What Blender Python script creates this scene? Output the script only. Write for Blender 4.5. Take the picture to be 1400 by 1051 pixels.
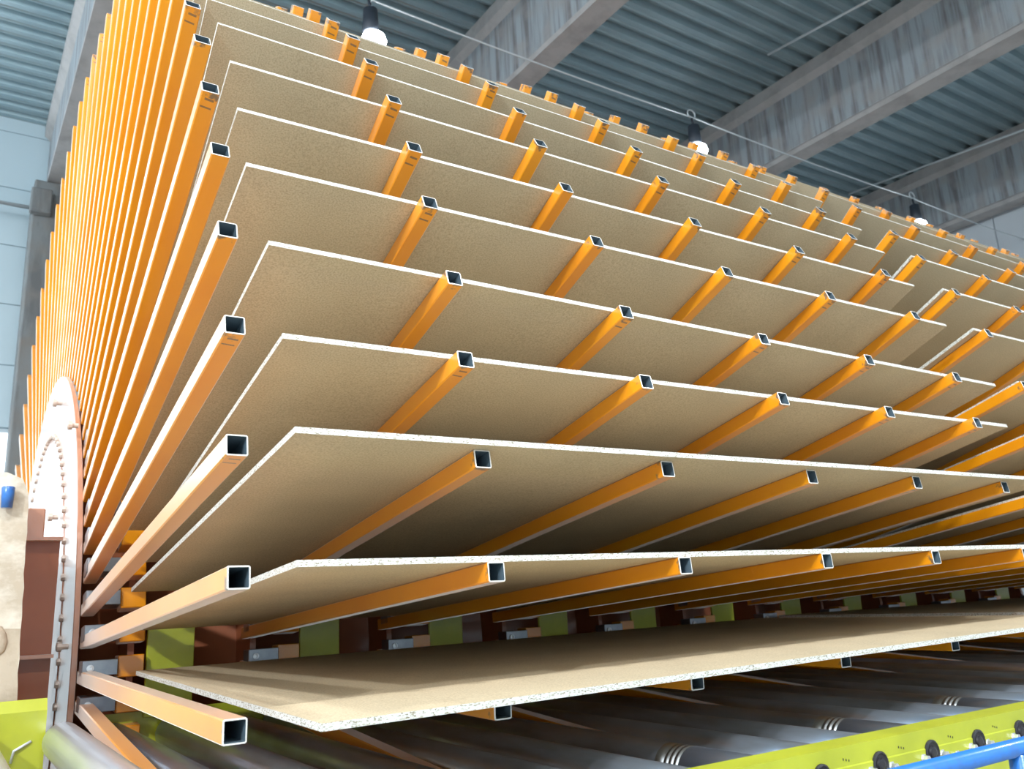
import bpy, bmesh, math, random
from mathutils import Vector, Matrix
random.seed(7)
S = bpy.context.scene
for o in list(bpy.data.objects): bpy.data.objects.remove(o)
COL = S.collection
PI = math.pi

# ------------------------------------------------------------------ camera
F, YAW, PITCH, ROLL = 1173.09, 0.59051, 0.24509, -0.04606
fw = Vector((math.sin(YAW)*math.cos(PITCH), math.cos(YAW)*math.cos(PITCH), math.sin(PITCH)))
rt = Vector((math.cos(YAW), -math.sin(YAW), 0)); up = rt.cross(fw)
r2 = math.cos(ROLL)*rt + math.sin(ROLL)*up
u2 = -math.sin(ROLL)*rt + math.cos(ROLL)*up
cd = bpy.data.cameras.new('camera'); cam = bpy.data.objects.new('camera', cd); COL.objects.link(cam)
cam.matrix_world = Matrix(((r2.x, u2.x, -fw.x, -0.64006), (r2.y, u2.y, -fw.y, -6.67235),
                           (r2.z, u2.z, -fw.z, 0.31612), (0, 0, 0, 1)))
cd.sensor_width = 36; cd.sensor_fit = 'HORIZONTAL'; cd.lens = 36*F/1400
cd.clip_start = 0.02; cd.clip_end = 200
cd.dof.use_dof = True; cd.dof.focus_distance = 3.0; cd.dof.aperture_fstop = 4.5
S.camera = cam

# ------------------------------------------------------------------ world, lamps, exposure
S.view_settings.view_transform = 'Standard'; S.view_settings.look = 'None'
S.view_settings.gamma = 1; S.view_settings.exposure = 0.15
S.view_settings.use_curve_mapping = False
w = bpy.data.worlds.new('daylight'); S.world = w; w.use_nodes = True
bg = w.node_tree.nodes['Background']; bg.inputs[0].default_value = (0.86, 0.93, 1.0, 1); bg.inputs[1].default_value = 3.2

def area(name, loc, size, power, color, target=None):
    l = bpy.data.lights.new(name, 'AREA'); l.shape = 'DISK'; l.size = size; l.energy = power; l.color = color
    o = bpy.data.objects.new(name, l); o.location = loc; COL.objects.link(o)
    if target: o.rotation_euler = (Vector(target)-Vector(loc)).to_track_quat('-Z', 'Y').to_euler()
    return o
for x, y, d, p in [(-8.0, -10.2, 0.35, 800), (-4.6, -9.0, 0.35, 420), (-0.6, -9.7, 0.4, 480), (5.0, -9.7, 0.4, 520), (10.6, -9.7, 0.4, 560),
                   (-3.2, 1.6, 0.8, 130), (-4.0, -2.6, 0.8, 350)]:  # last two lamps are made up, for pale gloss on the arms' left faces
    area('unseen_light', (x, y, 6.2 if x < -7 else 8.2), d, p, (0.93, 0.97, 1.0), (-1, -4, 0) if x < -7 else None)

# ------------------------------------------------------------------ materials
def mat(name, col, rough=0.5, metal=0.0, bump=None, var=None, spec=0.5, coat=0.0, emit=None, var_scale=(1,1,1), bump_scale=60, coords='Object'):
    m = bpy.data.materials.new(name); m.use_nodes = True; nt = m.node_tree; b = nt.nodes['Principled BSDF']
    b.inputs['Base Color'].default_value = (*col, 1); b.inputs['Roughness'].default_value = rough
    b.inputs['Metallic'].default_value = metal; b.inputs['Specular IOR Level'].default_value = spec
    b.inputs['Coat Weight'].default_value = coat; b.inputs['Coat Roughness'].default_value = 0.10; b.inputs['Coat IOR'].default_value = 1.7
    if emit:
        b.inputs['Emission Color'].default_value = (*emit[0], 1); b.inputs['Emission Strength'].default_value = emit[1]
    tc = nt.nodes.new('ShaderNodeTexCoord')
    if var:
        col2, scale, lo, hi = var
        mp = nt.nodes.new('ShaderNodeMapping'); mp.inputs['Scale'].default_value = var_scale
        nt.links.new(tc.outputs[coords], mp.inputs[0])
        n = nt.nodes.new('ShaderNodeTexNoise'); n.inputs['Scale'].default_value = scale; n.inputs['Detail'].default_value = 5
        nt.links.new(mp.outputs[0], n.inputs['Vector'])
        r = nt.nodes.new('ShaderNodeValToRGB'); r.color_ramp.elements[0].position = lo; r.color_ramp.elements[1].position = hi
        r.color_ramp.elements[0].color = (*col2, 1); r.color_ramp.elements[1].color = (*col, 1)
        nt.links.new(n.outputs['Fac'], r.inputs[0]); nt.links.new(r.outputs[0], b.inputs['Base Color'])
    if bump:
        n = nt.nodes.new('ShaderNodeTexNoise'); n.inputs['Scale'].default_value = bump_scale; n.inputs['Detail'].default_value = 4
        nt.links.new(tc.outputs[coords], n.inputs['Vector'])
        bn = nt.nodes.new('ShaderNodeBump'); bn.inputs['Strength'].default_value = bump; bn.inputs['Distance'].default_value = 0.01
        nt.links.new(n.outputs['Fac'], bn.inputs['Height']); nt.links.new(bn.outputs[0], b.inputs['Normal'])
    return m

M = {}
# orange lacquer with scuffs near the tip
def orange_mat():
    m = mat('orange_lacquer', (0.86, 0.30, 0.001), 0.36, 0, spec=0.4, coat=0.8)
    nt = m.node_tree; b = nt.nodes['Principled BSDF']
    b.inputs['Sheen Weight'].default_value = 1.0; b.inputs['Sheen Roughness'].default_value = 0.27; b.inputs['Sheen Tint'].default_value = (1, 0.95, 0.90, 1)   # white sheen stands in for overexposed gloss at grazing angles
    b.inputs['Coat Roughness'].default_value = 0.22
    tc = nt.nodes.new('ShaderNodeTexCoord'); oi = nt.nodes.new('ShaderNodeObjectInfo')
    add = nt.nodes.new('ShaderNodeVectorMath'); add.operation = 'ADD'
    mul = nt.nodes.new('ShaderNodeVectorMath'); mul.operation = 'SCALE'; mul.inputs[3].default_value = 40
    cmb = nt.nodes.new('ShaderNodeCombineXYZ')
    for i in range(3): nt.links.new(oi.outputs['Random'], cmb.inputs[i])
    nt.links.new(cmb.outputs[0], mul.inputs[0]); nt.links.new(tc.outputs['Object'], add.inputs[0]); nt.links.new(mul.outputs[0], add.inputs[1])
    n1 = nt.nodes.new('ShaderNodeTexNoise'); n1.inputs['Scale'].default_value = 26; n1.inputs['Detail'].default_value = 3
    nt.links.new(add.outputs[0], n1.inputs['Vector'])
    sep = nt.nodes.new('ShaderNodeSeparateXYZ'); nt.links.new(tc.outputs['Object'], sep.inputs[0])
    mr = nt.nodes.new('ShaderNodeMapRange'); mr.inputs[1].default_value = 4.36; mr.inputs[2].default_value = 4.449
    mr.inputs[3].default_value = -0.35; mr.inputs[4].default_value = 0.10
    nt.links.new(sep.outputs[1], mr.inputs[0])
    ad = nt.nodes.new('ShaderNodeMath'); ad.operation = 'ADD'; nt.links.new(n1.outputs['Fac'], ad.inputs[0]); nt.links.new(mr.outputs[0], ad.inputs[1])
    rmp = nt.nodes.new('ShaderNodeValToRGB'); rmp.color_ramp.elements[0].position = 0.56; rmp.color_ramp.elements[1].position = 0.66
    nt.links.new(ad.outputs[0], rmp.inputs[0])
    # slow colour drift between arms and along them
    n2 = nt.nodes.new('ShaderNodeTexNoise'); n2.inputs['Scale'].default_value = 2.2; n2.inputs['Detail'].default_value = 3
    nt.links.new(add.outputs[0], n2.inputs['Vector'])
    r2_ = nt.nodes.new('ShaderNodeValToRGB'); r2_.color_ramp.elements[0].position = 0.3; r2_.color_ramp.elements[1].position = 0.7
    r2_.color_ramp.elements[0].color = (0.80, 0.26, 0.0, 1); r2_.color_ramp.elements[1].color = (0.88, 0.33, 0.001, 1)
    nt.links.new(n2.outputs['Fac'], r2_.inputs[0])
    mx = nt.nodes.new('ShaderNodeMix'); mx.data_type = 'RGBA'
    nt.links.new(rmp.outputs[0], mx.inputs[0]); nt.links.new(r2_.outputs[0], mx.inputs[6]); mx.inputs[7].default_value = (0.20, 0.11, 0.05, 1)
    # two marker strokes on the underside near the tip of some arms
    def MT(op, a, b_=None):
        q = nt.nodes.new('ShaderNodeMath'); q.operation = op
        for i, v in enumerate((a, b_)):
            if v is None: continue
            if isinstance(v, (int, float)): q.inputs[i].default_value = v
            else: nt.links.new(v, q.inputs[i])
        return q.outputs[0]
    X, Y, Z = sep.outputs; rnd = oi.outputs['Random']
    skew = MT('MULTIPLY', X, 0.12)
    yy = MT('ADD', Y, skew)
    band = lambda c, hw: MT('LESS_THAN', MT('ABSOLUTE', MT('SUBTRACT', yy, c)), hw)
    s1 = MT('MULTIPLY', band(4.418, 0.0045), MT('LESS_THAN', MT('ABSOLUTE', MT('SUBTRACT', X, 0.002)), 0.016))
    s2 = MT('MULTIPLY', band(4.385, 0.0035), MT('LESS_THAN', MT('ABSOLUTE', MT('ADD', X, 0.003)), 0.019))
    st_ = MT('MULTIPLY', MT('MAXIMUM', s1, s2), MT('GREATER_THAN', Z, -0.0300))
    st_ = MT('MULTIPLY', st_, MT('GREATER_THAN', rnd, 0.45))
    mk_ = nt.nodes.new('ShaderNodeMix'); mk_.data_type = 'RGBA'
    nt.links.new(MT('MULTIPLY', st_, 0.75), mk_.inputs[0]); nt.links.new(mx.outputs[2], mk_.inputs[6]); mk_.inputs[7].default_value = (0.06, 0.055, 0.05, 1)
    nt.links.new(mk_.outputs[2], b.inputs['Base Color'])
    return m
M['orange'] = orange_mat()
M['rim'] = mat('cut_steel', (0.80, 0.76, 0.70), 0.35, 0.3)
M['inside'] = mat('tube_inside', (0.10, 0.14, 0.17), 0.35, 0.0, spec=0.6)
M['brown'] = mat('red_brown_lacquer', (0.33, 0.105, 0.045), 0.32, 0, var=((0.26, 0.08, 0.034), 3, 0.3, 0.7), spec=0.4, coat=0.15)
M['flange'] = mat('orange_brown_lacquer', (0.48, 0.22, 0.13), 0.24, 0, var=((0.42, 0.19, 0.11), 2, 0.3, 0.7), spec=0.7, coat=0.6)
for k_ in ('flange',):
    b_ = M[k_].node_tree.nodes['Principled BSDF']; b_.inputs['Sheen Weight'].default_value = 1.0; b_.inputs['Sheen Roughness'].default_value = 0.3; b_.inputs['Sheen Tint'].default_value = (1, 0.95, 0.92, 1)  # pale sheen stands in for light reflected off the flange
M['boltw'] = mat('painted_bolt', (0.62, 0.50, 0.42), 0.4, 0.1, spec=0.6)
M['zinc'] = mat('zinc_plate', (0.36, 0.38, 0.42), 0.3, 0.8, var=((0.25, 0.27, 0.31), 12, 0.3, 0.7))
M['zbolt'] = mat('zinc_bolt', (0.75, 0.77, 0.80), 0.3, 0.8)
M['yellow'] = mat('yellow_green_lacquer', (0.44, 0.47, 0.025), 0.35, 0, var=((0.33, 0.36, 0.02), 5, 0.25, 0.6), spec=0.5, coat=0.2)
M['blue'] = mat('blue_lacquer', (0.02, 0.16, 0.52), 0.3, 0, spec=0.6, coat=0.3, var=((0.03, 0.13, 0.40), 30, 0.3, 0.6))
M['black'] = mat('black_rubber', (0.02, 0.018, 0.022), 0.4)
M['lampbody'] = mat('dark_lamp_housing', (0.02, 0.028, 0.04), 0.5)
M['glow'] = mat('lamp_lens', (1, 1, 1), 0.4, emit=((0.92, 0.97, 1.0), 30))
M['wire'] = mat('galvanised_wire', (0.62, 0.66, 0.68), 0.4, 0.3)
M['steel'] = mat('roller_steel', (0.56, 0.66, 0.82), 0.28, 0.93, var=((0.28, 0.30, 0.34), 7, 0.30, 0.62), var_scale=(1, 0.25, 1))
M['steelb'] = mat('bright_roller_steel', (0.80, 0.85, 0.92), 0.32, 0.85, var=((0.62, 0.68, 0.76), 9, 0.3, 0.65), var_scale=(1, 0.12, 1))
M['steel2'] = mat('ground_steel', (0.45, 0.47, 0.48), 0.28, 1.0)
M['deck'] = mat('roof_sheet', (0.40, 0.50, 0.53), 0.38, 0.55, var=((0.32, 0.42, 0.46), 1.3, 0.3, 0.7))
M['panel'] = mat('wall_sandwich_panel', (0.60, 0.71, 0.76), 0.5, 0.0, var=((0.57, 0.68, 0.73), 0.8, 0.3, 0.7))
M['joint'] = mat('panel_joint', (0.25, 0.33, 0.38), 0.6)
M['plaster'] = mat('pale_end_wall', (0.62, 0.66, 0.70), 0.8, var=((0.56, 0.60, 0.64), 0.6, 0.3, 0.7))
M['floor'] = mat('hall_floor', (0.40, 0.38, 0.355), 0.5, var=((0.33, 0.315, 0.295), 1.0, 0.3, 0.7), bump=0.1)
M['pit'] = mat('pit_concrete', (0.16, 0.14, 0.13), 0.8, var=((0.11, 0.10, 0.09), 2.0, 0.3, 0.7))
M['frame'] = mat('window_frame', (0.55, 0.62, 0.66), 0.4)

def concrete(name, c1, c2, c3, sc):
    m = mat(name, c1, 0.85, bump=0.35, bump_scale=14); nt = m.node_tree; b = nt.nodes['Principled BSDF']
    tc = nt.nodes.new('ShaderNodeTexCoord'); mp = nt.nodes.new('ShaderNodeMapping'); mp.inputs['Scale'].default_value = sc
    nt.links.new(tc.outputs['Object'], mp.inputs[0])
    n = nt.nodes.new('ShaderNodeTexNoise'); n.inputs['Scale'].default_value = 1.0; n.inputs['Detail'].default_value = 6; n.inputs['Roughness'].default_value = 0.65
    nt.links.new(mp.outputs[0], n.inputs['Vector'])
    r = nt.nodes.new('ShaderNodeValToRGB'); r.color_ramp.elements[0].position = 0.40; r.color_ramp.elements[1].position = 0.56
    r.color_ramp.elements[0].color = (*c2, 1); r.color_ramp.elements[1].color = (*c1, 1)
    nt.links.new(n.outputs['Fac'], r.inputs[0])
    n2 = nt.nodes.new('ShaderNodeTexNoise'); n2.inputs['Scale'].default_value = 2.5; n2.inputs['Detail'].default_value = 6
    nt.links.new(tc.outputs['Object'], n2.inputs['Vector'])
    mx = nt.nodes.new('ShaderNodeMix'); mx.data_type = 'RGBA'; 
    r3 = nt.nodes.new('ShaderNodeValToRGB'); r3.color_ramp.elements[0].position = 0.45; r3.color_ramp.elements[1].position = 0.75
    nt.links.new(n2.outputs['Fac'], r3.inputs[0]); nt.links.new(r3.outputs[0], mx.inputs[0])
    nt.links.new(r.outputs[0], mx.inputs[6]); mx.inputs[7].default_value = (*c3, 1)
    nt.links.new(mx.outputs[2], b.inputs['Base Color'])
    return m
M['beam'] = concrete('stained_concrete', (0.37, 0.41, 0.44), (0.20, 0.195, 0.20), (0.37, 0.355, 0.345), (0.3, 6.0, 0.3))
M['beamflange'] = concrete('flange_concrete', (0.44, 0.42, 0.41), (0.35, 0.33, 0.32), (0.47, 0.44, 0.42), (1.5, 1.5, 1.5))
M['column'] = concrete('column_concrete', (0.24, 0.25, 0.25), (0.16, 0.16, 0.16), (0.24, 0.22, 0.20), (3, 3, 0.5))
M['pedestal'] = concrete('rough_concrete', (0.72, 0.66, 0.56), (0.50, 0.42, 0.32), (0.66, 0.58, 0.46), (4, 4, 6))
M['pebble'] = concrete('pebble_concrete', (0.50, 0.42, 0.32), (0.38, 0.30, 0.22), (0.55, 0.45, 0.33), (9, 9, 9))

def board_mats():
    # face: sanded particle board, tan with fine flakes
    m = mat('particle_board_face', (0.40, 0.31, 0.19), 0.62, spec=0.35); nt = m.node_tree; b = nt.nodes['Principled BSDF']
    tc = nt.nodes.new('ShaderNodeTexCoord')
    v = nt.nodes.new('ShaderNodeTexNoise'); v.inputs['Scale'].default_value = 160; v.inputs['Detail'].default_value = 2
    nt.links.new(tc.outputs['Object'], v.inputs['Vector'])
    n = nt.nodes.new('ShaderNodeTexNoise'); n.inputs['Scale'].default_value = 3; n.inputs['Detail'].default_value = 6
    nt.links.new(tc.outputs['Object'], n.inputs['Vector'])
    r1 = nt.nodes.new('ShaderNodeValToRGB'); r1.color_ramp.elements[0].position = 0.25; r1.color_ramp.elements[1].position = 0.62
    r1.color_ramp.elements[0].color = (0.43, 0.34, 0.22, 1); r1.color_ramp.elements[1].color = (0.61, 0.505, 0.345, 1)
    nt.links.new(v.outputs['Fac'], r1.inputs[0])
    r2_ = nt.nodes.new('ShaderNodeValToRGB'); r2_.color_ramp.elements[0].position = 0.3; r2_.color_ramp.elements[1].position = 0.7
    r2_.color_ramp.elements[0].color = (0.90, 0.90, 0.90, 1); r2_.color_ramp.elements[1].color = (1.04, 1.04, 1.04, 1)
    nt.links.new(n.outputs['Fac'], r2_.inputs[0])
    mx = nt.nodes.new('ShaderNodeMix'); mx.data_type = 'RGBA'; mx.blend_type = 'MULTIPLY'; mx.inputs[0].default_value = 1
    nt.links.new(r1.outputs[0], mx.inputs[6]); nt.links.new(r2_.outputs[0], mx.inputs[7]); nt.links.new(mx.outputs[2], b.inputs['Base Color'])
    # edge: sawn chips
    e = mat('particle_board_edge', (0.7, 0.65, 0.55), 0.8, spec=0.2); nt = e.node_tree; b = nt.nodes['Principled BSDF']
    tc = nt.nodes.new('ShaderNodeTexCoord')
    mp = nt.nodes.new('ShaderNodeMapping'); mp.inputs['Scale'].default_value = (170, 170, 420); nt.links.new(tc.outputs['Object'], mp.inputs[0])
    vo = nt.nodes.new('ShaderNodeTexVoronoi'); vo.inputs['Scale'].default_value = 1.0
    nt.links.new(mp.outputs[0], vo.inputs['Vector'])
    sp = nt.nodes.new('ShaderNodeSeparateColor'); nt.links.new(vo.outputs['Color'], sp.inputs[0])
    rr = nt.nodes.new('ShaderNodeValToRGB'); cr = rr.color_ramp
    cr.elements[0].position = 0.0; cr.elements[0].color = (0.22, 0.18, 0.12, 1)
    cr.elements[1].position = 1.0; cr.elements[1].color = (0.70, 0.70, 0.665, 1)
    a = cr.elements.new(0.12); a.color = (0.40, 0.355, 0.27, 1)
    a = cr.elements.new(0.30); a.color = (0.62, 0.61, 0.56, 1)
    nt.links.new(sp.outputs[0], rr.inputs[0]); nt.links.new(rr.outputs[0], b.inputs['Base Color'])
    return m, e
M['bface'], M['bedge'] = board_mats()

# glass (thin clear pane)
g = bpy.data.materials.new('window_glass'); g.use_nodes = True; nt = g.node_tree; nt.nodes.remove(nt.nodes['Principled BSDF'])
tr = nt.nodes.new('ShaderNodeBsdfTransparent'); tr.inputs[0].default_value = (0.93, 0.96, 0.97, 1)
gl = nt.nodes.new('ShaderNodeBsdfGlossy'); gl.inputs['Roughness'].default_value = 0.02
mxs = nt.nodes.new('ShaderNodeMixShader'); mxs.inputs[0].default_value = 0.06
nt.links.new(tr.outputs[0], mxs.inputs[1]); nt.links.new(gl.outputs[0], mxs.inputs[2]); nt.links.new(mxs.outputs[0], nt.nodes['Material Output'].inputs[0])
M['glass'] = g

# ------------------------------------------------------------------ mesh helpers
def mesh(name, bm, *mats):
    bmesh.ops.recalc_face_normals(bm, faces=bm.faces)
    me = bpy.data.meshes.new(name); bm.to_mesh(me); bm.free()
    for m in mats: me.materials.append(m)
    return me
def obj(name, me, parent=None, loc=(0, 0, 0), rot=(0, 0, 0), kind=None):
    o = bpy.data.objects.new(name, me); COL.objects.link(o); o.location = loc; o.rotation_euler = rot
    if parent: o.parent = parent
    if kind: o['kind'] = kind
    return o
def tag(o, label, cat, group=None):
    o['label'] = label; o['category'] = cat
    if group: o['group'] = group
    return o
def empty(name, loc=(0, 0, 0)):
    o = bpy.data.objects.new(name, None); COL.objects.link(o); o.location = loc; o.empty_display_size = 0.1
    return o
def box(bm, x0, x1, y0, y1, z0, z1, mi=0):
    v = [bm.verts.new((x, y, z)) for x in (x0, x1) for y in (y0, y1) for z in (z0, z1)]
    fs = [(0, 1, 3, 2), (4, 6, 7, 5), (0, 4, 5, 1), (2, 3, 7, 6), (0, 2, 6, 4), (1, 5, 7, 3)]
    for f in fs:
        bm.faces.new([v[i] for i in f]).material_index = mi
    return v
def bevel(bm, w, seg=1):
    bmesh.ops.bevel(bm, geom=bm.edges[:], offset=w, segments=seg, affect='EDGES', profile=0.5, clamp_overlap=True)
def boxme(name, m, dims, bev=0):
    bm = bmesh.new(); box(bm, *dims)
    if bev: bevel(bm, bev)
    return mesh(name, bm, m)
def prism(bm, pts, axis, a0, a1, mi=0):
    """closed polygon in the plane normal to axis, extruded"""
    def P(p, a):
        if axis == 'x': return (a, p[0], p[1])
        if axis == 'y': return (p[0], a, p[1])
        return (p[0], p[1], a)
    A = [bm.verts.new(P(p, a0)) for p in pts]; B = [bm.verts.new(P(p, a1)) for p in pts]
    n = len(pts)
    bm.faces.new(A).material_index = mi; bm.faces.new(B).material_index = mi
    for i in range(n):
        bm.faces.new((A[i], A[(i+1) % n], B[(i+1) % n], B[i])).material_index = mi
def lathe(bm, prof, axis='y', n=32, mi=None, smooth=True, c=(0, 0, 0)):
    """prof: list of (axial, radius)"""
    rings = []
    for a, r in prof:
        ring = []
        for i in range(n):
            t = 2*PI*i/n
            if axis == 'y': p = (r*math.cos(t), a, r*math.sin(t))
            elif axis == 'x': p = (a, r*math.cos(t), r*math.sin(t))
            else: p = (r*math.cos(t), r*math.sin(t), a)
            ring.append(bm.verts.new((p[0]+c[0], p[1]+c[1], p[2]+c[2])))
        rings.append(ring)
    for k in range(len(rings)-1):
        for i in range(n):
            f = bm.faces.new((rings[k][i], rings[k][(i+1) % n], rings[k+1][(i+1) % n], rings[k+1][i]))
            f.smooth = smooth
            if mi: f.material_index = mi[k]
    for e, ring in ((0, rings[0]), (-1, rings[-1])):
        f = bm.faces.new(ring)
        if mi: f.material_index = mi[e if e == 0 else len(mi)-1]
def tube(bm, pts, r, n=10):
    pts = [Vector(p) for p in pts]; rings = []
    for i, p in enumerate(pts):
        if i == 0: d = pts[1]-p
        elif i == len(pts)-1: d = p-pts[i-1]
        else: d = (pts[i+1]-pts[i]).normalized()+(p-pts[i-1]).normalized()
        d.normalize(); a = d.orthogonal().normalized() if i == 0 else (prev - d*prev.dot(d)).normalized(); prev = a; b = d.cross(a)
        rings.append([bm.verts.new(p+a*r*math.cos(2*PI*j/n)+b*r*math.sin(2*PI*j/n)) for j in range(n)])
    for k in range(len(rings)-1):
        for j in range(n):
            bm.faces.new((rings[k][j], rings[k][(j+1) % n], rings[k+1][(j+1) % n], rings[k+1][j])).smooth = True
    bm.faces.new(rings[0]); bm.faces.new(rings[-1])

# ------------------------------------------------------------------ wheel geometry constants
R, T0, H, W, DT = 4.449, 0.08346, 0.0586, 0.06, PI/40
XS = [0, 0.775, 1.562, 2.353, 3.126, 3.909, 4.679, 5.467, 6.271, 7.066, 7.861, 8.656]
G1 = {-1: (-0.0178, 0.0029), 0: (-0.00806, 0.00155), 1: (-0.00658, 0.00093), 2: (-0.00619, 0.00147), 3: (-0.00571, -0.00239),
      4: (-0.00491, 0.00165), 5: (-0.00845, 0.00288), 6: (-0.00483, 0.00223), 7: (0.00362, -0.00285), 8: (0.00382, 5e-05)}
G2 = {-1: (-0.004, 0), 3: (-0.00829, 0), 4: (0.00176, 0), 5: (0.0041, 0), 6: (0.00477, 0), 7: (-0.0045, 0), 8: (0.005, 0)}
C0 = {-1: -0.0098, 0: -0.0064, 1: -0.0061, 2: -0.0017, 3: -0.0022, 4: -0.0006, 5: -0.0012, 6: 0.0003}
DX = {(0, 0): .003, (2, 0): .004, (5, 0): -.006, (-1, 1): -.008, (1, 1): -.006, (2, 1): -.013, (3, 1): .008, (4, 1): -.01, (5, 1): .005, (6, 1): .008,
      (8, 1): .01, (-1, 2): -.013, (3, 2): .01, (0, 3): -.006, (1, 3): .027, (3, 3): .028, (-1, 4): -.005, (0, 4): -.009, (1, 4): .011,
      (3, 4): .029, (1, 5): .009, (3, 5): .026, (3, 6): .014, (4, 6): -.007, (5, 6): .006, (6, 6): -.007, (7, 6): .02, (8, 6): .02,
      (5, 7): -.015, (6, 7): .02, (7, 7): -.025, (8, 7): -.03, (7, 8): -.007, (8, 8): -.01, (4, 5): -.016, (5, 5): .012, (6, 5): .009,
      (7, 5): -.019, (8, 5): .012, (6, 4): -.009, (7, 4): -.016, (8, 4): -.016, (5, 3): -.02, (6, 3): -.03, (7, 3): -.016, (8, 3): -.023,
      (5, 2): -.028, (6, 2): -.021, (7, 2): .013, (8, 2): .008}
def theta(k, x, g=None):
    """angle of arm row k at axial position x"""
    base = T0 + k*DT
    if g is None: g = 0 if x < 0.4 else (1 if x < 4.45 else 2)
    if g == 0: return base + C0.get(k, 0)
    a, b = (G1 if g == 1 else G2).get(k, (0, 0))
    return base + a + b*x
def frame(th):
    return Vector((0, -math.cos(th), math.sin(th))), Vector((0, math.sin(th), math.cos(th)))

# ------------------------------------------------------------------ the hall
DZ = 9.55
# floor around the machine pit
def slab(name, dims, m, kind='structure', bev=0):
    return obj(name, boxme(name, m, dims, bev), kind=kind)
FZ = -1.35
fl = empty('floor', (0, 0, FZ)); fl['kind'] = 'structure'
for dims in [(-9, 19, -14, -5.25), (-9, 19, 5.2, 10.4), (-9, -0.95, -5.25, 5.2), (10.2, 19, -5.25, 5.2)]:
    obj('floor_slab', boxme('floor_slab', M['floor'], (*dims, -0.25, 0)), fl)
for dims in [(-0.95, 10.2, -5.25, -5.10), (-0.95, 10.2, 5.05, 5.2), (-0.95, -0.80, -5.10, 5.05), (10.05, 10.2, -5.10, 5.05)]:
    obj('pit_wall', boxme('pit_wall', M['pit'], (*dims, -3.75, -0.25)), fl)
obj('pit_floor', boxme('pit_floor', M['pit'], (-0.95, 10.2, -5.25, 5.2, -3.95, -3.75)), fl)

# corrugated roof deck, flutes along X
bm = bmesh.new(); y = -14.0; P = 0.345; pts = []
while y < 10.6:
    pts += [(y, DZ+0.10), (y+0.10, DZ+0.10), (y+0.14, DZ), (y+0.235, DZ), (y+0.26, DZ+0.018), (y+0.285, DZ)]
    pts += [(y+0.305, DZ)]
    y += P
L = [bm.verts.new((-9, a, b)) for a, b in pts]; Rr = [bm.verts.new((19, a, b)) for a, b in pts]
for i in range(len(pts)-1): bm.faces.new((L[i], L[i+1], Rr[i+1], Rr[i]))
ce = obj('ceiling', mesh('ceiling', bm, M['deck'])); ce['kind'] = 'structure'
md = ce.modifiers.new('thickness', 'SOLIDIFY'); md.thickness = 0.01; md.offset = 1

# concrete roof beams along Y : I section
def beam(x, name):
    e = empty(name, (x, 0, 8.0)); e['kind'] = 'structure'
    bm = bmesh.new(); box(bm, 0.04, 0.34, -14, 10.4, 0.14, 1.22); obj('beam_web', mesh('beam_web', bm, M['beam']), e)
    bm = bmesh.new(); prism(bm, [(0.0, 0.0), (0.38, 0.0), (0.38, 0.09), (0.34, 0.14), (0.04, 0.14), (0.0, 0.09)], 'y', -14, 10.4)
    obj('bottom_flange', mesh('bottom_flange', bm, M['beamflange']), e)
    bm = bmesh.new(); prism(bm, [(0.04, 1.22), (0.34, 1.22), (0.44, 1.32), (0.44, 1.55), (-0.06, 1.55), (-0.06, 1.32)], 'y', -14, 10.4)
    obj('top_flange', mesh('top_flange', bm, M['beamflange']), e)
    return e
for i, x in enumerate([0.36, 5.98, 11.78, 17.62]): beam(x, 'trim_%d' % (i+1))

# back wall of long horizontal panels over a window band, one column standing before it
wb = empty('wall_back', (0, 10.5, 0)); wb['kind'] = 'structure'
PH = 1.13
zr = []
z = 3.62
while z < 9.7:
    zr.append((z, min(z+PH, 9.65))); z += PH
xr = [(-1.0, 0.55), (0.55, 6.2), (6.2, 12.0), (12.0, 18.2)]
for z0, z1 in zr + [(-1.35, -0.1), (-0.1, 1.2)]:
    for x0, x1 in (xr if z0 > 2 else [(-9, -3)]+[(-3, 0.55)]+xr[1:]):
        bm = bmesh.new(); box(bm, x0+0.006, x1-0.006, -0.06, 0.06, z0+0.008, z1-0.008); bevel(bm, 0.006)
        obj('wall_panel', mesh('wall_panel', bm, M['panel']), wb)
obj('panel_joint', boxme('panel_joint', M['joint'], (-1.0, 18.2, -0.045, 0.045, 3.6, 9.65)), wb)
win = empty('window_1', (0, 10.5, 1.2)); win['kind'] = 'structure'
for x0 in [-9+1.59*i for i in range(6)]:
    bm = bmesh.new()
    for d in [(x0, x0+0.06, -0.05, 0.05, 0, 2.4), (x0+0.06, x0+1.59, -0.05, 0.05, 0, 0.06), (x0+0.06, x0+1.59, -0.05, 0.05, 2.34, 2.4), (x0+0.06, x0+1.59, -0.04, 0.04, 1.5, 1.56)]: box(bm, *d)
    obj('window_frame', mesh('window_frame', bm, M['frame']), win)
    obj('pane', boxme('pane', M['glass'], (x0+0.06, x0+1.59, -0.004, 0.004, 0.06, 2.34)), win)
bm = bmesh.new(); box(bm, 0.55, 18.2, -0.06, 0.06, 1.2, 3.62)
obj('wall_panel', mesh('wall_panel', bm, M['panel']), wb)
win2 = empty('added_window_back', (0, 10.5, 3.62)); win2['kind'] = 'structure'  # tall glazing added out of view, to whiten reflections on the arms
for i in range(5):
    x0 = -9+1.6*i
    for j in range(3):
        z0 = 2.0*j
        bm = bmesh.new()
        for d in [(x0, x0+0.05, -0.05, 0.05, z0, z0+2.0), (x0+0.05, x0+1.6, -0.05, 0.05, z0, z0+0.05)]: box(bm, *d)
        obj('window_frame', mesh('window_frame', bm, M['frame']), win2)
        obj('pane', boxme('pane', M['glass'], (x0+0.05, x0+1.6, -0.004, 0.004, z0+0.05, z0+2.0)), win2)
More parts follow.
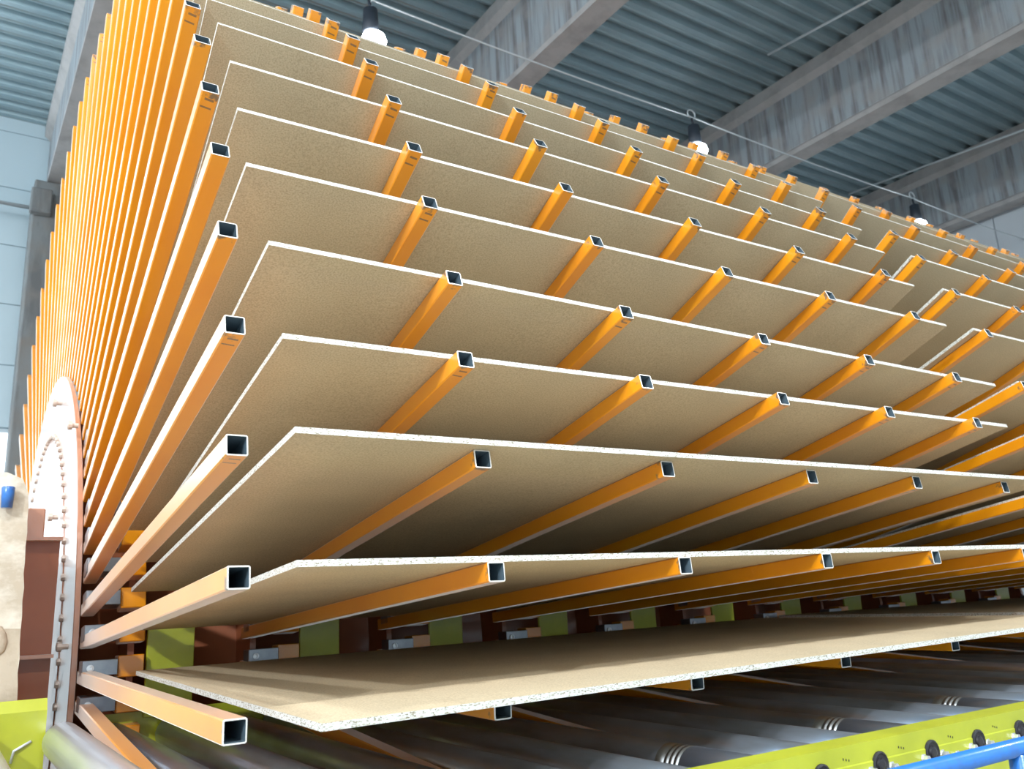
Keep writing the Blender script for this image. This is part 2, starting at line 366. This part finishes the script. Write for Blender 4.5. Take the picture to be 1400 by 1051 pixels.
# unseen left side of the hall: panels below, glazing added above for its daylight
wl = empty('wall_left', (-9.0, 0, FZ)); wl['kind'] = 'structure'
for i in range(8):
    for j in range(5):
        obj('wall_panel', boxme('wall_panel', M['panel'], (-0.06, 0.06, -14+3.05*i+0.006, -10.95+3.05*i-0.006, 1.088*j+0.006, 1.088*(j+1)-0.006), 0.006), wl)
win3 = empty('added_window_left', (-9.0, 0, FZ)); win3['kind'] = 'structure'
for i in range(8):
    y0 = -14+3.05*i
    for j in (2, 3):
        z0 = 2.72*j
        bm = bmesh.new()
        for d in [(-0.05, 0.05, y0, y0+0.07, z0, z0+2.72), (-0.05, 0.05, y0+0.07, y0+3.05, z0, z0+0.07)]: box(bm, *d)
        obj('window_frame', mesh('window_frame', bm, M['frame']), win3)
        obj('pane', boxme('pane', M['glass'], (-0.004, 0.004, y0+0.07, y0+3.05, z0+0.07, z0+2.72)), win3)
wf = empty('unseen_wall_front', (0, -14.1, 0)); wf['kind'] = 'structure'  # unseen wall added to cut daylight from behind the camera
for i in range(5):
    obj('wall_panel', boxme('wall_panel', M['panel'], (-9+5.5*i+0.01, -3.5+5.5*i-0.01, -0.08, 0.08, FZ, 9.65), 0.01), wf)
# column
cl = obj('trim_5', boxme('trim_5', M['column'], (0.17, 0.75, 9.55, 10.3, FZ, 8.0), 0.02)); cl['kind'] = 'structure'
# right-hand end wall
wr = empty('wall_right', (18.2, 0, 0)); wr['kind'] = 'structure'
for y0 in range(-14, 10, 4):
    obj('wall_panel', boxme('wall_panel', M['plaster'], (0.0, 0.2, y0+0.01, min(y0+4, 10.5)-0.01, FZ, 9.6), 0.01), wr)
bm = bmesh.new(); tube(bm, [(-9, 9.9, 7.60), (0.17, 9.9, 7.58)], 0.035)
tag(obj('conduit', mesh('conduit', bm, M['wire'])), 'pale horizontal pipe along the back wall, ending at the concrete column', 'pipe')
tag(obj('junction_box', boxme('junction_box', M['column'], (0.12, 0.45, 9.33, 9.55, 7.3, 7.75), 0.02)), 'dark concrete corbel block on the back column, level with the wall pipe', 'block')

# suspension wire and its pendants
WY, WZ = 1.43, 7.3
bm = bmesh.new(); n = 60
sup = [-6, 3.0, 8.30, 14.05, 18.2]
pts = []
for a, b in zip(sup, sup[1:]):
    for i in range(10):
        t = i/10; pts.append((a+(b-a)*t, WY, WZ-0.04*4*t*(1-t)))
pts.append((18.2, WY, WZ))
tube(bm, pts, 0.012, 6)
tag(obj('suspension_wire', mesh('suspension_wire', bm, M['wire'])), 'thin steel wire stretched below the roof, carrying the pendant lamps', 'wire')
def pendant(x, label):
    e = empty('pendant_lamp', (x, WY, WZ)); tag(e, label, 'lamp', 'pendant lamps on the roof wire')
    bm = bmesh.new(); tube(bm, [(0.08*math.cos(a), 0, 0.05+0.07*math.sin(a)) for a in [i*PI/8 for i in range(-3, 12)]], 0.011, 6)
    obj('hook', mesh('hook', bm, M['wire']), e)
    bm = bmesh.new(); tube(bm, [(0, 0, -0.02), (0.02, 0, -0.14)], 0.02, 8); obj('stem', mesh('stem', bm, M['lampbody']), e)
    bm = bmesh.new(); lathe(bm, [(-0.46, 0.085), (-0.44, 0.10), (-0.15, 0.085), (-0.13, 0.05)], 'z', 20, c=(0.02, 0, 0)); obj('housing', mesh('housing', bm, M['lampbody']), e)
    bm = bmesh.new(); lathe(bm, [(-0.66, 0.04), (-0.64, 0.11), (-0.56, 0.15), (-0.49, 0.13), (-0.46, 0.08)], 'z', 20, c=(0.06, 0, 0)); obj('lens', mesh('lens', bm, M['glow']), e)
    return e
pendant(3.0, 'nearest lit pendant lamp above the left half of the boards')
pendant(8.30, 'lit pendant lamp in front of the second roof beam')
pendant(14.05, 'farthest small lit pendant lamp at right, before the last roof beam')
for a, b, l in [((10.22, 1.35, 9.0), (10.75, -1.8, 9.0), 'short pale conduit rod under the roof sheets, nearer the top edge'),
                ((16.06, 4.0, 9.0), (17.1, -1.2, 9.0), 'long pale conduit rod under the roof sheets, before the last beam')]:
    bm = bmesh.new(); tube(bm, [a, b], 0.022, 6); tag(obj('conduit_rod', mesh('conduit_rod', bm, M['wire'])), l, 'conduit')

# ------------------------------------------------------------------ the turning rack (one thing, its arms are parts)
rack = empty('cooling_wheel', (0, 0, 0))
tag(rack, 'huge orange star shaped cooling wheel whose square tube arms hold the boards', 'machine')
def arm_mesh(seg=False):
    h = W/2; i = h-0.0042; r0 = 1.93
    bm = bmesh.new()
    def ring(s, y, c=0.0):
        if c:
            q = []
            for sx, sz in ((-1, -1), (1, -1), (1, 1), (-1, 1)):
                a = (sx*(s-c), sz*s); b = (sx*s, sz*(s-c))
                q += [a, b] if sx*sz < 0 else [b, a]
            return [bm.verts.new((a, y, -H+b)) for a, b in q]
        return [bm.verts.new((a*s, y, -H+b*s)) for a, b in ((-1, -1), (1, -1), (1, 1), (-1, 1))]
    c = 0.004
    o0 = ring(h, r0, c); o1 = ring(h, R-0.0012, c); o2 = ring(h-0.0008, R, c); i2 = ring(i, R, 0.002); i1 = ring(i, R-0.6, 0.002)
    def skin(a, b, mi):
        n = len(a)
        for k in range(n): bm.faces.new((a[k], a[(k+1) % n], b[(k+1) % n], b[k])).material_index = mi
    skin(o0, o1, 0); skin(o1, o2, 1); skin(o2, i2, 1); skin(i2, i1, 2)
    bm.faces.new(i1).material_index = 2; bm.faces.new(o0).material_index = 0
    return mesh('arm', bm, M['orange'], M['rim'], M['inside'])
ARM = arm_mesh()
def put_arm(k, c):
    x = XS[c]; th = theta(k, x)
    o = bpy.data.objects.new('arm', ARM); COL.objects.link(o); o.parent = rack
    o.location = (x + DX.get((k, c), 0), 0, 0); o.rotation_euler = (PI-th, 0, 0)
    return o
for k in range(-3, 34): put_arm(k, 0)
for c in range(1, len(XS)):
    for k in range(-3, 14): put_arm(k, c)
# the rest of the wheel, out of sight: same tubes joined
bm = bmesh.new(); h = W/2
for c in range(len(XS)):
    for k in (range(34, 77) if c == 0 else range(14, 77)):
        th = T0+k*DT; a, t = frame(th); x = XS[c]
        vs = []
        for r in (1.93, R):
            for sx, st in ((-1, -1), (1, -1), (1, 1), (-1, 1)):
                p = a*r + t*(H+st*h); vs.append(bm.verts.new((x+sx*h, p.y, p.z)))
        for i in range(4): bm.faces.new((vs[i], vs[(i+1) % 4], vs[4+(i+1) % 4], vs[4+i]))
        bm.faces.new(vs[4:])
st = obj('arm', mesh('far_arms', bm, M['orange']), rack); st['kind'] = 'stuff'

# hub: drum, spider discs, end flange
bm = bmesh.new(); lathe(bm, [(-0.02, 1.72), (9.0, 1.72)], 'x', 80); obj('drum', mesh('drum', bm, M['brown']), rack)
SD = None
for x in XS:
    if SD is None:
        bm = bmesh.new(); lathe(bm, [(-0.03, 1.70), (-0.03, 1.97), (0.0, 1.97), (0.0, 1.70)], 'x', 80, smooth=False); SD = mesh('spider_disc', bm, M['brown'])
    obj('spider_disc', SD, rack, (x+0.035 if x else 0.21, 0, 0))
# end flange
EX = -0.062
bm = bmesh.new(); lathe(bm, [(EX, 0.3), (EX, 1.935), (EX+0.003, 1.94), (-0.036, 1.94), (-0.034, 1.935), (-0.034, 0.3)], 'x', 128, smooth=False)
fl_ = obj('end_flange', mesh('end_flange', bm, M['flange']), rack)
bm = bmesh.new(); lathe(bm, [(EX-0.006, 0.25), (EX-0.006, 1.49), (EX, 1.495)], 'x', 128, smooth=False)
cov = obj('cover_plate', mesh('cover_plate', bm, M['flange']), rack)
bm = bmesh.new(); lathe(bm, [(-0.020, 0.0125), (-0.018, 0.018), (-0.010, 0.020), (0.0, 0.020)], 'x', 8, smooth=False); BM = mesh('bolt', bm, M['boltw'])
nb = 88
for i in range(nb):
    a = 2*PI*i/nb
    obj('bolt', BM, fl_, (EX, -1.535*math.cos(a), 1.535*math.sin(a)))
bm = bmesh.new(); lathe(bm, [(-0.055, 0.016), (-0.05, 0.024), (-0.03, 0.024), (-0.03, 0.014), (0.0, 0.014)], 'x', 10, smooth=False); LUG = mesh('lug', bm, M['boltw'])
for yy, zz in [(-1.50, 1.30+.05), (-0.55, 1.68), (-1.80, 0.19), (-1.0, 0.9), (-1.22, 0.62)]:
    obj('lug', LUG, fl_, (EX-(0.012 if math.hypot(yy, zz) < 1.45 else 0), yy, zz))
# arm roots: zinc clamp plates and orange sockets between the arms
zp = boxme('clamp_plate', M['zinc'], (-0.03, 0.125, 1.97, 2.07, -0.036, 0.036), 0.003)
so = boxme('arm_socket', M['orange'], (0.128, 0.245, 1.95, 2.05, -0.05, 0.05), 0.004)
bm = bmesh.new(); lathe(bm, [(0.0, 0.016), (0.008, 0.016), (0.009, 0.007), (0.003, 0.006)], 'y', 14, smooth=False); ZB = mesh('bolt', bm, M['zbolt'])
for c in range(len(XS)):
    for k in (range(-3, 8) if c == 0 else range(-2, 2)):
        th = T0+(k+0.5)*DT; x = XS[c]
        def put(me, name, par, loc=(0, 0, 0)):
            o = bpy.data.objects.new(name, me); COL.objects.link(o); o.parent = par; return o
        pz = put(zp, 'clamp_plate', rack); pz.location = (x, -math.sin(th)*H*0, 0); pz.rotation_euler = (PI-th, 0, 0)
        b = put(ZB, 'bolt', pz); b.location = (0.005, 2.07, 0.0)
        s = put(so, 'arm_socket', rack); s.location = (x, 0, 0); s.rotation_euler = (PI-th, 0, 0)

# ------------------------------------------------------------------ the boards, each a thing
ORD = ['lowest', 'second', 'third', 'fourth', 'fifth', 'sixth', 'seventh', 'eighth', 'ninth', 'tenth', 'eleventh', 'twelfth', 'thirteenth', 'fourteenth', 'fifteenth']
T = 0.0185
def board(k, g, x0, x1, rin, rout, label, group):
    bm = bmesh.new(); n = 10
    mid = None
    grid = {}
    for i in range(n+1):
        x = x0+(x1-x0)*i/n; th = theta(k, x, g); a, t = frame(th)
        for j, r in enumerate((rin, (rin+rout)/2, rout)):
            for l, hh in enumerate((H+W/2+0.0005, H+W/2+0.0005+T)):
                p = a*r+t*hh; grid[i, j, l] = Vector((x, p.y, p.z))
    c = grid[n//2, 1, 0].copy()
    th = theta(k, c.x, g); rot = Matrix.Rotation(PI-th, 3, 'X'); inv = rot.transposed()
    V = {q: bm.verts.new(inv @ (v-c)) for q, v in grid.items()}
    for i in range(n):
        for j in range(2):
            for l in range(2):
                f = bm.faces.new((V[i, j, l], V[i+1, j, l], V[i+1, j+1, l], V[i, j+1, l])); f.material_index = 0
        for j in (0, 2):
            f = bm.faces.new((V[i, j, 0], V[i+1, j, 0], V[i+1, j, 1], V[i, j, 1])); f.material_index = 1
    for i in (0, n):
        for j in range(2):
            f = bm.faces.new((V[i, j, 0], V[i, j+1, 0], V[i, j+1, 1], V[i, j, 1])); f.material_index = 1
    o = obj('particle_board', mesh('particle_board', bm, M['bface'], M['bedge']), loc=c, rot=(PI-th, 0, 0))
    tag(o, label, 'board', group)
    return o
B1 = {-1: (.16, 4.36, 4.60), 0: (.157, 4.36, 4.441), 1: (.145, 4.36, 4.494), 2: (.164, 4.345, 4.42), 3: (.142, 4.44, 4.43), 4: (.10, 4.313, 4.428),
      5: (.105, 4.326, 4.42), 6: (.119, 4.362, 4.418), 7: (.118, 4.40, 4.422), 8: (.12, 4.381, 4.428), 9: (.12, 4.41, 4.436)}
for k in range(-1, 13):
    x0, x1, ro = B1.get(k, (.12, 4.36, 4.425))
    if k >= 2: ro -= 0.03
    i = k+1
    if k == -1: lab = 'lowest near particle board, its top face visible, jutting out just above the rollers'
    elif k == 0: lab = 'near particle board second from the bottom, almost level and seen from just below'
    elif k == 1: lab = 'near particle board third from the bottom, speckled edge rising to a corner at left'
    else: lab = '%s particle board from the bottom in the nearer group, lit front edge' % ORD[i]
    if k >= 10: lab = '%s particle board from the bottom in the nearer group, near the wheel top' % ORD[i]
    board(k, 1, x0, x1, ro-2.28, ro, lab, 'particle boards in the nearer group')
B2 = {4: 4.58, 5: 4.612, 6: 4.63}
for k in range(-1, 13):
    x0 = B2.get(k, 4.695)
    board(k, 2, x0, x0+4.2, 2.17, 4.42, '%s particle board from the bottom in the farther group at right' % ORD[k+1], 'particle boards in the farther group')

# ------------------------------------------------------------------ roller conveyor
conv = empty('roller_conveyor', (0, 0, FZ)); tag(conv, 'yellow framed steel roller conveyor running beneath the wheel boards', 'conveyor')
ZT, RR = -0.165, 0.075
RC = ZT-RR-FZ     # local z of roller axis
def roller_mesh(kind, y0, y1):
    bm = bmesh.new()
    if kind == 0:
        prof = [(y0, 0.028), (y0+0.02, 0.028), (y0+0.02, RR-0.004), (y0+0.024, RR), (y1-0.024, RR), (y1-0.02, RR-0.004), (y1-0.02, 0.028), (y1, 0.028)]
        lathe(bm, prof, 'y', 32)
        m = (M['steel'],)
        return mesh('roller', bm, *m)
    prof = [(y0, 0.028), (y0+0.02, 0.028), (y0+0.02, RR-0.004), (y0+0.024, RR)]
    g0 = y0+0.42
    for i in range(4):
        yy = g0+i*0.022; prof += [(yy, RR), (yy+0.003, RR-0.005), (yy+0.008, RR-0.005), (yy+0.011, RR)]
    prof += [(g0+0.11, RR), (y1-0.024, RR), (y1-0.02, RR-0.004), (y1-0.02, 0.028), (y1, 0.028)]
    mi = [0]*4+[1]*15+[1]+[1]*1+[0]*5
    mi = [1 if g0-0.02 <= 0.5*(prof[i][0]+prof[i+1][0]) <= g0+0.13 else 0 for i in range(len(prof)-1)]
    lathe(bm, prof, 'y', 32, mi=mi)
    return mesh('roller', bm, M['steel'], M['steel2'])
YN, YB = -4.93, -1.99
RM = [roller_mesh(0, YN, YB), roller_mesh(1, YN, YB)]
PITCH_R = 0.2622
xs_r = [0.131+PITCH_R*n for n in range(35)]
bearing = None
bm = bmesh.new(); lathe(bm, [(-0.012, 0.010), (-0.010, 0.016), (-0.004, 0.018), (-0.005, 0.027), (-0.009, 0.031), (-0.006, 0.036), (0.0, 0.036)], 'y', 20, smooth=False); BE = mesh('bearing', bm, M['black'])
bm = bmesh.new(); lathe(bm, [(-0.022, 0.006), (-0.022, 0.011), (-0.006, 0.011), (-0.006, 0.015), (0, 0.015)], 'y', 6, smooth=False); BO = mesh('bolt', bm, M['zbolt'])
for i, x in enumerate(xs_r):
    ro = obj('roller', RM[1] if i % 3 == 2 else RM[0], conv, (x, 0, RC)); ro.rotation_euler = (0, random.random()*6, 0)
    be = obj('bearing', BE, conv, (x, -4.999, RC+0.045))
    for dx, dz in ((-0.050, -0.012), (0.050, -0.012)): obj('bolt', BO, be, (dx, 0.0, dz))
    if i % 2: obj('bolt', BO, conv, (x+0.131, -4.999, RC+0.02))
# near side beam : channel with wide top flange
ZB_ = -0.128-FZ
bm = bmesh.new(); prism(bm, [(-4.905, ZB_), (-4.905, ZB_-0.012), (-4.985, ZB_-0.012), (-4.985, ZB_-0.26), (-4.95, ZB_-0.26), (-4.95, ZB_-0.272), (-4.999, ZB_-0.272), (-4.999, ZB_)], 'x', -1.2, 9.5)
obj('side_beam', mesh('side_beam', bm, M['yellow']), conv)
bm = bmesh.new(); prism(bm, [(-4.999, ZB_-0.052), (-5.003, ZB_-0.055), (-5.003, ZB_-0.25), (-4.999, ZB_-0.255)], 'x', -1.2, 9.5)
obj('bearing_plate', mesh('bearing_plate', bm, M['yellow']), conv)
# far side beam and upright stop plates
bm = bmesh.new(); box(bm, 0.05, 9.4, -1.985, -1.975, ZB_-0.28, ZB_+0.0)
obj('side_beam', mesh('side_beam', bm, M['yellow']), conv)
UP = boxme('stop_plate', M['yellow'], (0, 0.225, -2.005, -1.985, 0, 0.50), 0.003)
for j, x in enumerate(XS[:-1]):
    obj('stop_plate', UP, conv, (x+0.262, 0, ZB_-0.03))
for x in (-1.0, 2.0, 5.0, 8.0):
    obj('leg', boxme('leg', M['yellow'], (x-0.04, x+0.04, -5.10, -4.999, 0 if x else 0, ZB_-0.16), 0.004), conv)
# punch marks
bm = bmesh.new()
for i, x in enumerate(xs_r[2:20]):
    for q in range(3):
        cx = x+0.10+0.012*q
        v = [bm.verts.new((cx-0.002, -5.0, ZB_-0.03-0.003*q)), bm.verts.new((cx+0.002, -5.0, ZB_-0.03-0.003*q)), bm.verts.new((cx+0.002, -5.0, ZB_-0.036-0.003*q)), bm.verts.new((cx-0.002, -5.0, ZB_-0.036-0.003*q))]
        bm.faces.new(v)
mk = obj('punch_marks', mesh('punch_marks', bm, M['black']), conv); mk['kind'] = 'stuff'

# short infeed conveyor left of the wheel
lc = empty('roller_conveyor', (-0.5, -2.46, FZ)); tag(lc, 'yellow bracketed conveyor section with bright rollers at the lower left corner', 'conveyor')
LR = roller_mesh(0, -2.35, -0.02); LR.materials[0] = M['steelb']
for x in (-0.14, -0.45):
    obj('roller', LR, lc, (x+0.5, 0, -0.165-FZ))
bm = bmesh.new()
prism(bm, [(0.0, 0.0), (0.0, 0.115), (0.03, 0.16), (0.036, 0.155), (0.008, 0.11), (0.008, -0.13), (-0.05, -0.13), (-0.05, -0.122), (0.0, -0.122)], 'x', -0.9, 0.30)
fr = obj('side_bracket', mesh('side_bracket', bm, M['yellow']), lc, (0, 0, -0.155-FZ))
obj('bolt', BO, fr, (0.05, 0.0, -0.02)).scale = (1.6, 1.6, 1.6)
bm = bmesh.new(); tube(bm, [(0.25, -0.003, 0.0), (0.19, -0.010, -0.03), (0.182, -0.010, -0.075)], 0.006, 6); obj('wire_handle', mesh('wire_handle', bm, M['wire']), fr)

# blue guard rail close to the camera
gr = empty('guard_rail', (1.0, -5.35, FZ)); tag(gr, 'blue tubular guard rail before the yellow conveyor beam, lower right', 'rail')
bm = bmesh.new(); tube(bm, [(-0.4, 0, 1.225), (3.6, 0, 1.225)], 0.0225, 16); obj('handrail', mesh('handrail', bm, M['blue']), gr)
for x in (-0.35, 0.80, 2.2, 3.55):
    bm = bmesh.new(); tube(bm, [(x, 0, 0), (x, 0, 1.21)], 0.022, 14); obj('post', mesh('post', bm, M['blue']), gr)

# ------------------------------------------------------------------ bearing pedestal and bracket at left
bm = bmesh.new()
prof = [(-0.335, 0.86), (-0.36, 0.92), (-0.42, 0.945), (-1.6, 0.97), (-1.6, FZ), (-0.285, FZ), (-0.31, 0.0)]
prism(bm, prof, 'y', -2.4, -1.2)
bmesh.ops.subdivide_edges(bm, edges=[e for e in bm.edges if e.calc_length() > 0.3], cuts=14, use_grid_fill=True)
for v in bm.verts:
    v.co += Vector((random.uniform(-1, 1), random.uniform(-1, 1), random.uniform(-1, 1)))*0.0035
bmesh.ops.triangulate(bm, faces=bm.faces[:])
pd = empty('bearing_pedestal', (-0.95, -1.8, FZ)); tag(pd, 'rough concrete pedestal at the left edge beside the flange', 'pedestal')
for f in bm.faces:
    if f.calc_center_median().z < 0.36: f.material_index = 1
me = mesh('pedestal_block', bm, M['pedestal'], M['pebble'])
po = obj('pedestal_block', me, pd, (0.95, 1.8, -FZ))
for (x, z, s) in [(-0.415, 0.24, 0.06), (-0.47, 0.12, 0.05)]:
    bm = bmesh.new(); bmesh.ops.create_icosphere(bm, subdivisions=2, radius=s)
    for v in bm.verts: v.co = Vector((v.co.x*0.9, v.co.y*0.2, v.co.z*1.2))*random.uniform(0.93, 1.05)
    for f in bm.faces: f.smooth = True
    obj('stone', mesh('stone', bm, M['pebble']), pd, (x+0.95, -0.60, z-FZ))
bm = bmesh.new(); lathe(bm, [(-0.05, 0.022), (0.035, 0.026), (0.04, 0.022)], 'z', 16)
tag(obj('anchor_cap', mesh('anchor_cap', bm, M['blue']), loc=(-0.415, -2.432, 0.84)), 'small blue cap fixed to the front of the concrete pedestal', 'cap')

br = empty('bearing_bracket', (-0.2, -1.9, 0)); tag(br, 'dark red-brown steel bracket between the pedestal and the round flange', 'bracket')
obj('web', boxme('web', M['brown'], (-0.12, 0.055, 0, 0.04, -0.55, 0.70)), br)
for z in (0.70, 0.155): obj('rib', boxme('rib', M['flange'], (-0.12, 0.06, -0.06, 0.12, z-0.008, z+0.008)), br)
obj('stop_block', boxme('stop_block', M['flange'], (-0.12, -0.01, 0.1, 0.4, 0.71, 0.86), 0.005), br)
